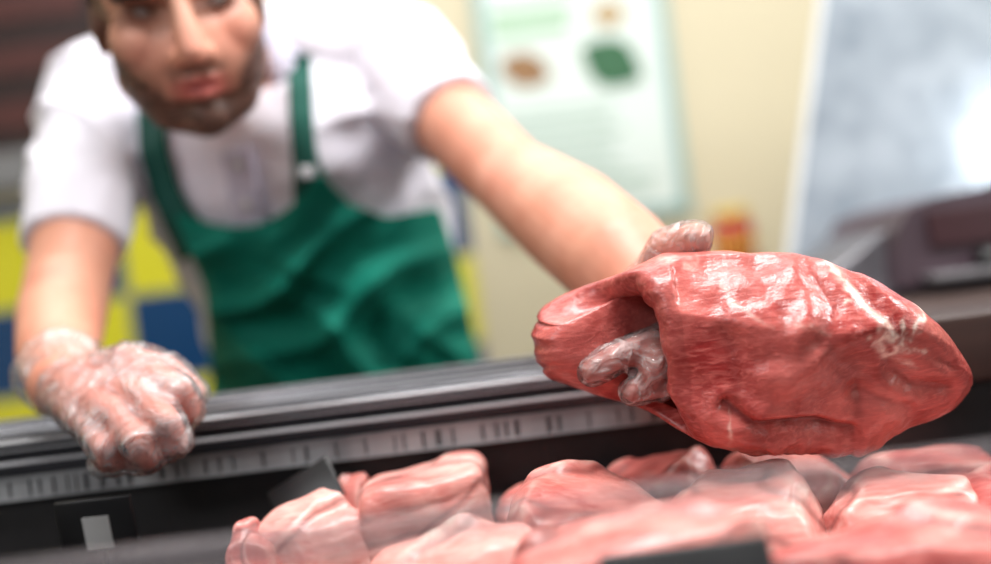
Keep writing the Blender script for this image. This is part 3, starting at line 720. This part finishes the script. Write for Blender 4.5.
# apron
Lp = [(174,214),(185,242),(195,264),(204,288),(207,312),(209,340),(210,370),(211,420),(213,480)]
Rp = [(322,172),(346,202),(388,217),(440,207),(456,255),(468,305),(478,355),(484,420),(488,480)]
bm = bmesh.new(); rows = []; nu, nv = 90, 110
for i in range(nv+1):
    k = i/nv*(len(Lp)-1); r = min(int(k), len(Lp)-2); f = k-r
    lu, lv = [Lp[r][j]*(1-f)+Lp[r+1][j]*f for j in (0,1)]; ru, rv = [Rp[r][j]*(1-f)+Rp[r+1][j]*f for j in (0,1)]
    row = []; pts = []
    for j in range(nu+1):
        g = j/nu; sag = 34*math.sin(math.pi*g**1.2)*max(0, 1-i/nv*2.2)
        pts.append((lu+(ru-lu)*g, lv+(rv-lv)*g+sag))
    res = [None]*(nu+1); mid = nu//2
    for seq in (range(mid, nu+1), range(mid, -1, -1)):
        last = 1.12
        for j in seq:
            u, v = pts[j]; _, y = drop(u, v, last, 0); last = min(y, last+.012) if j != mid else y; res[j] = last
    for j in range(nu+1):
        u, v = pts[j]; amp = min(1, max(.12, (v-225)/70))
        w1 = noise.noise(V((u*.006, v*.007, 3.1))); w2 = noise.noise(V((u*.007, v*.007, 8)))
        # long diagonal drapes: one family falls to the right, a second to the left
        a1 = (u*.55+v*.83)*.042+2.2*w1; a2 = (v*.80-u*.60)*.050+2.0*w2
        r1 = (1-abs(math.sin(a1)))**1.6; r2 = (1-abs(math.sin(a2)))**1.6
        m1 = min(1, max(0, .5+1.6*noise.noise(V((u*.006, v*.006, 21)))))
        fold = amp*(.012*noise.noise(V((u*.010, v*.010, 2.2)))+.054*(r1*m1+r2*(1-m1))-.013)
        p = P(u, v, res[j]); d = (p-CAM).normalized(); row.append(bm.verts.new(p-d*(.018+max(-.014, fold))))
    rows.append(row)
for r0, r1 in zip(rows, rows[1:]):
    for j in range(nu): bm.faces.new((r0[j], r0[j+1], r1[j+1], r1[j]))
for _ in range(3): bmesh.ops.smooth_vert(bm, verts=bm.verts, factor=.5, use_axis_x=True, use_axis_y=True, use_axis_z=True)
ap = obj('apron', bm, mapron, man, solid=.003)
band('strap', [(150,108),(153,150),(164,190),(180,222),(200,250)], 29, mstrap, ap, .012, w1=50)
band('strap', [(299,54),(301,110),(304,150),(311,188),(322,214)], 25, mstrap, ap, .012, w1=62)
p, _ = drop(307, 172, 1.1, .018); bm = nbox(-.008, .008, -.002, .002, -.006, .006, bev=.001); bm.transform(Matrix.Translation(p)); obj('buckle', bm, mbright, ap)

# trousers and shoes
bm = bmesh.new()
for s in (-1, 1):
    chain(bm, [(V((ROOTP.x+s*.08, 1.315, CZ-.19)), .095), (V((ROOTP.x+s*.10, 1.33, .52)), .075), (V((ROOTP.x+s*.11, 1.38, .09)), .06)], endcap=False)
    sm = bmesh.new(); chain(sm, [(V((ROOTP.x+s*.11, 1.40, .045)), .042), (V((ROOTP.x+s*.115, 1.28, .036)), .035)]); box(sm, ROOTP.x+s*.11-.045, ROOTP.x+s*.11+.045, 1.24, 1.445, 0.0, .03)
    shoe = remesh(sm, .005, 4); obj('shoe', shoe, mshoe, man)
obj('trousers', remesh(bm, .006, 5), mtrous, man)

# gloves
def glove(hand, wrist, back, mat, grow, cr, r0, r1=.029):
    bm = bmesh.new()
    for c_ in hand: chain(bm, c_, grow)
    cone(bm, back, wrist, r0, r1, 32)
    g = remesh(bm, .0022, 3); a = co(g); n = nor(g)
    st = a*np.array([1, 1.6, .7])
    a = a+n*((cr*noisearr(a, 42)+cr*1.1*(1-np.abs(noisearr(st, 55, 3))*2.5).clip(0))[:,None]); setco(g, a)
    return obj('glove', g, mat, man)
glove(handR, WR, WR.lerp(P(58,352,.855), .36), mglove, .0026, .0016, .038)
glove(handL, WL, WL.lerp(P(618,260,.79), .08), mglove2, .0018, .0014, .0385, .0375)

# ------------------------------------------------------------------ lights
def area(name, loc, target, sx, sy, e, col=(1,1,1)):
    l = bpy.data.lights.new(name, 'AREA'); l.shape = 'RECTANGLE'; l.size = sx; l.size_y = sy; l.energy = e; l.color = col
    o = bpy.data.objects.new(name, l); C.objects.link(o); o.location = loc; o.rotation_euler = (V(target)-V(loc)).to_track_quat('-Z', 'Y').to_euler()
area('ceiling_light_front', (.2, .35, 2.6), (.1, .6, 1), 1.0, .2, 43, (1,.99,.975))
area('ceiling_light_back', (0, 1.6, 2.7), (0, 1.5, 1), 2.6, .6, 30, (1,.99,.975))
area('added_front_fill', (-1.1, -1.0, 2.2), (-.1, 1.0, 1.2), .9, .5, 14, (.985,.985,1))  # added fill from the front left, not a fixture of the shop
area('side_light', (1.7, .7, 2.1), (.1, .8, 1.1), .3, .3, 22, (1,.995,.99))
area('added_panel_glare', (1.60, 0.0, CZ+.22), (.80, 1.42, CZ+.1), .13, .24, 3.0, (.97,.99,1))  # added lamp, aimed so the guard panel shows a bright glare
w = bpy.data.worlds.new('World'); S.world = w; w.use_nodes = True
w.node_tree.nodes['Background'].inputs[0].default_value = (.86,.92,1,1); w.node_tree.nodes['Background'].inputs[1].default_value = .14
S.view_settings.view_transform = 'Standard'

# ------------------------------------------------------------------ camera
cd = bpy.data.cameras.new('Camera'); cam = bpy.data.objects.new('Camera', cd); C.objects.link(cam); S.camera = cam
cd.lens = 35; cd.sensor_width = 36; cd.clip_start = .02
m = Matrix((CR, CU, V((0,-1,0)))).transposed().to_4x4(); m.translation = CAM; cam.matrix_world = m
cd.dof.use_dof = True; cd.dof.focus_distance = .632; cd.dof.aperture_fstop = 1.3
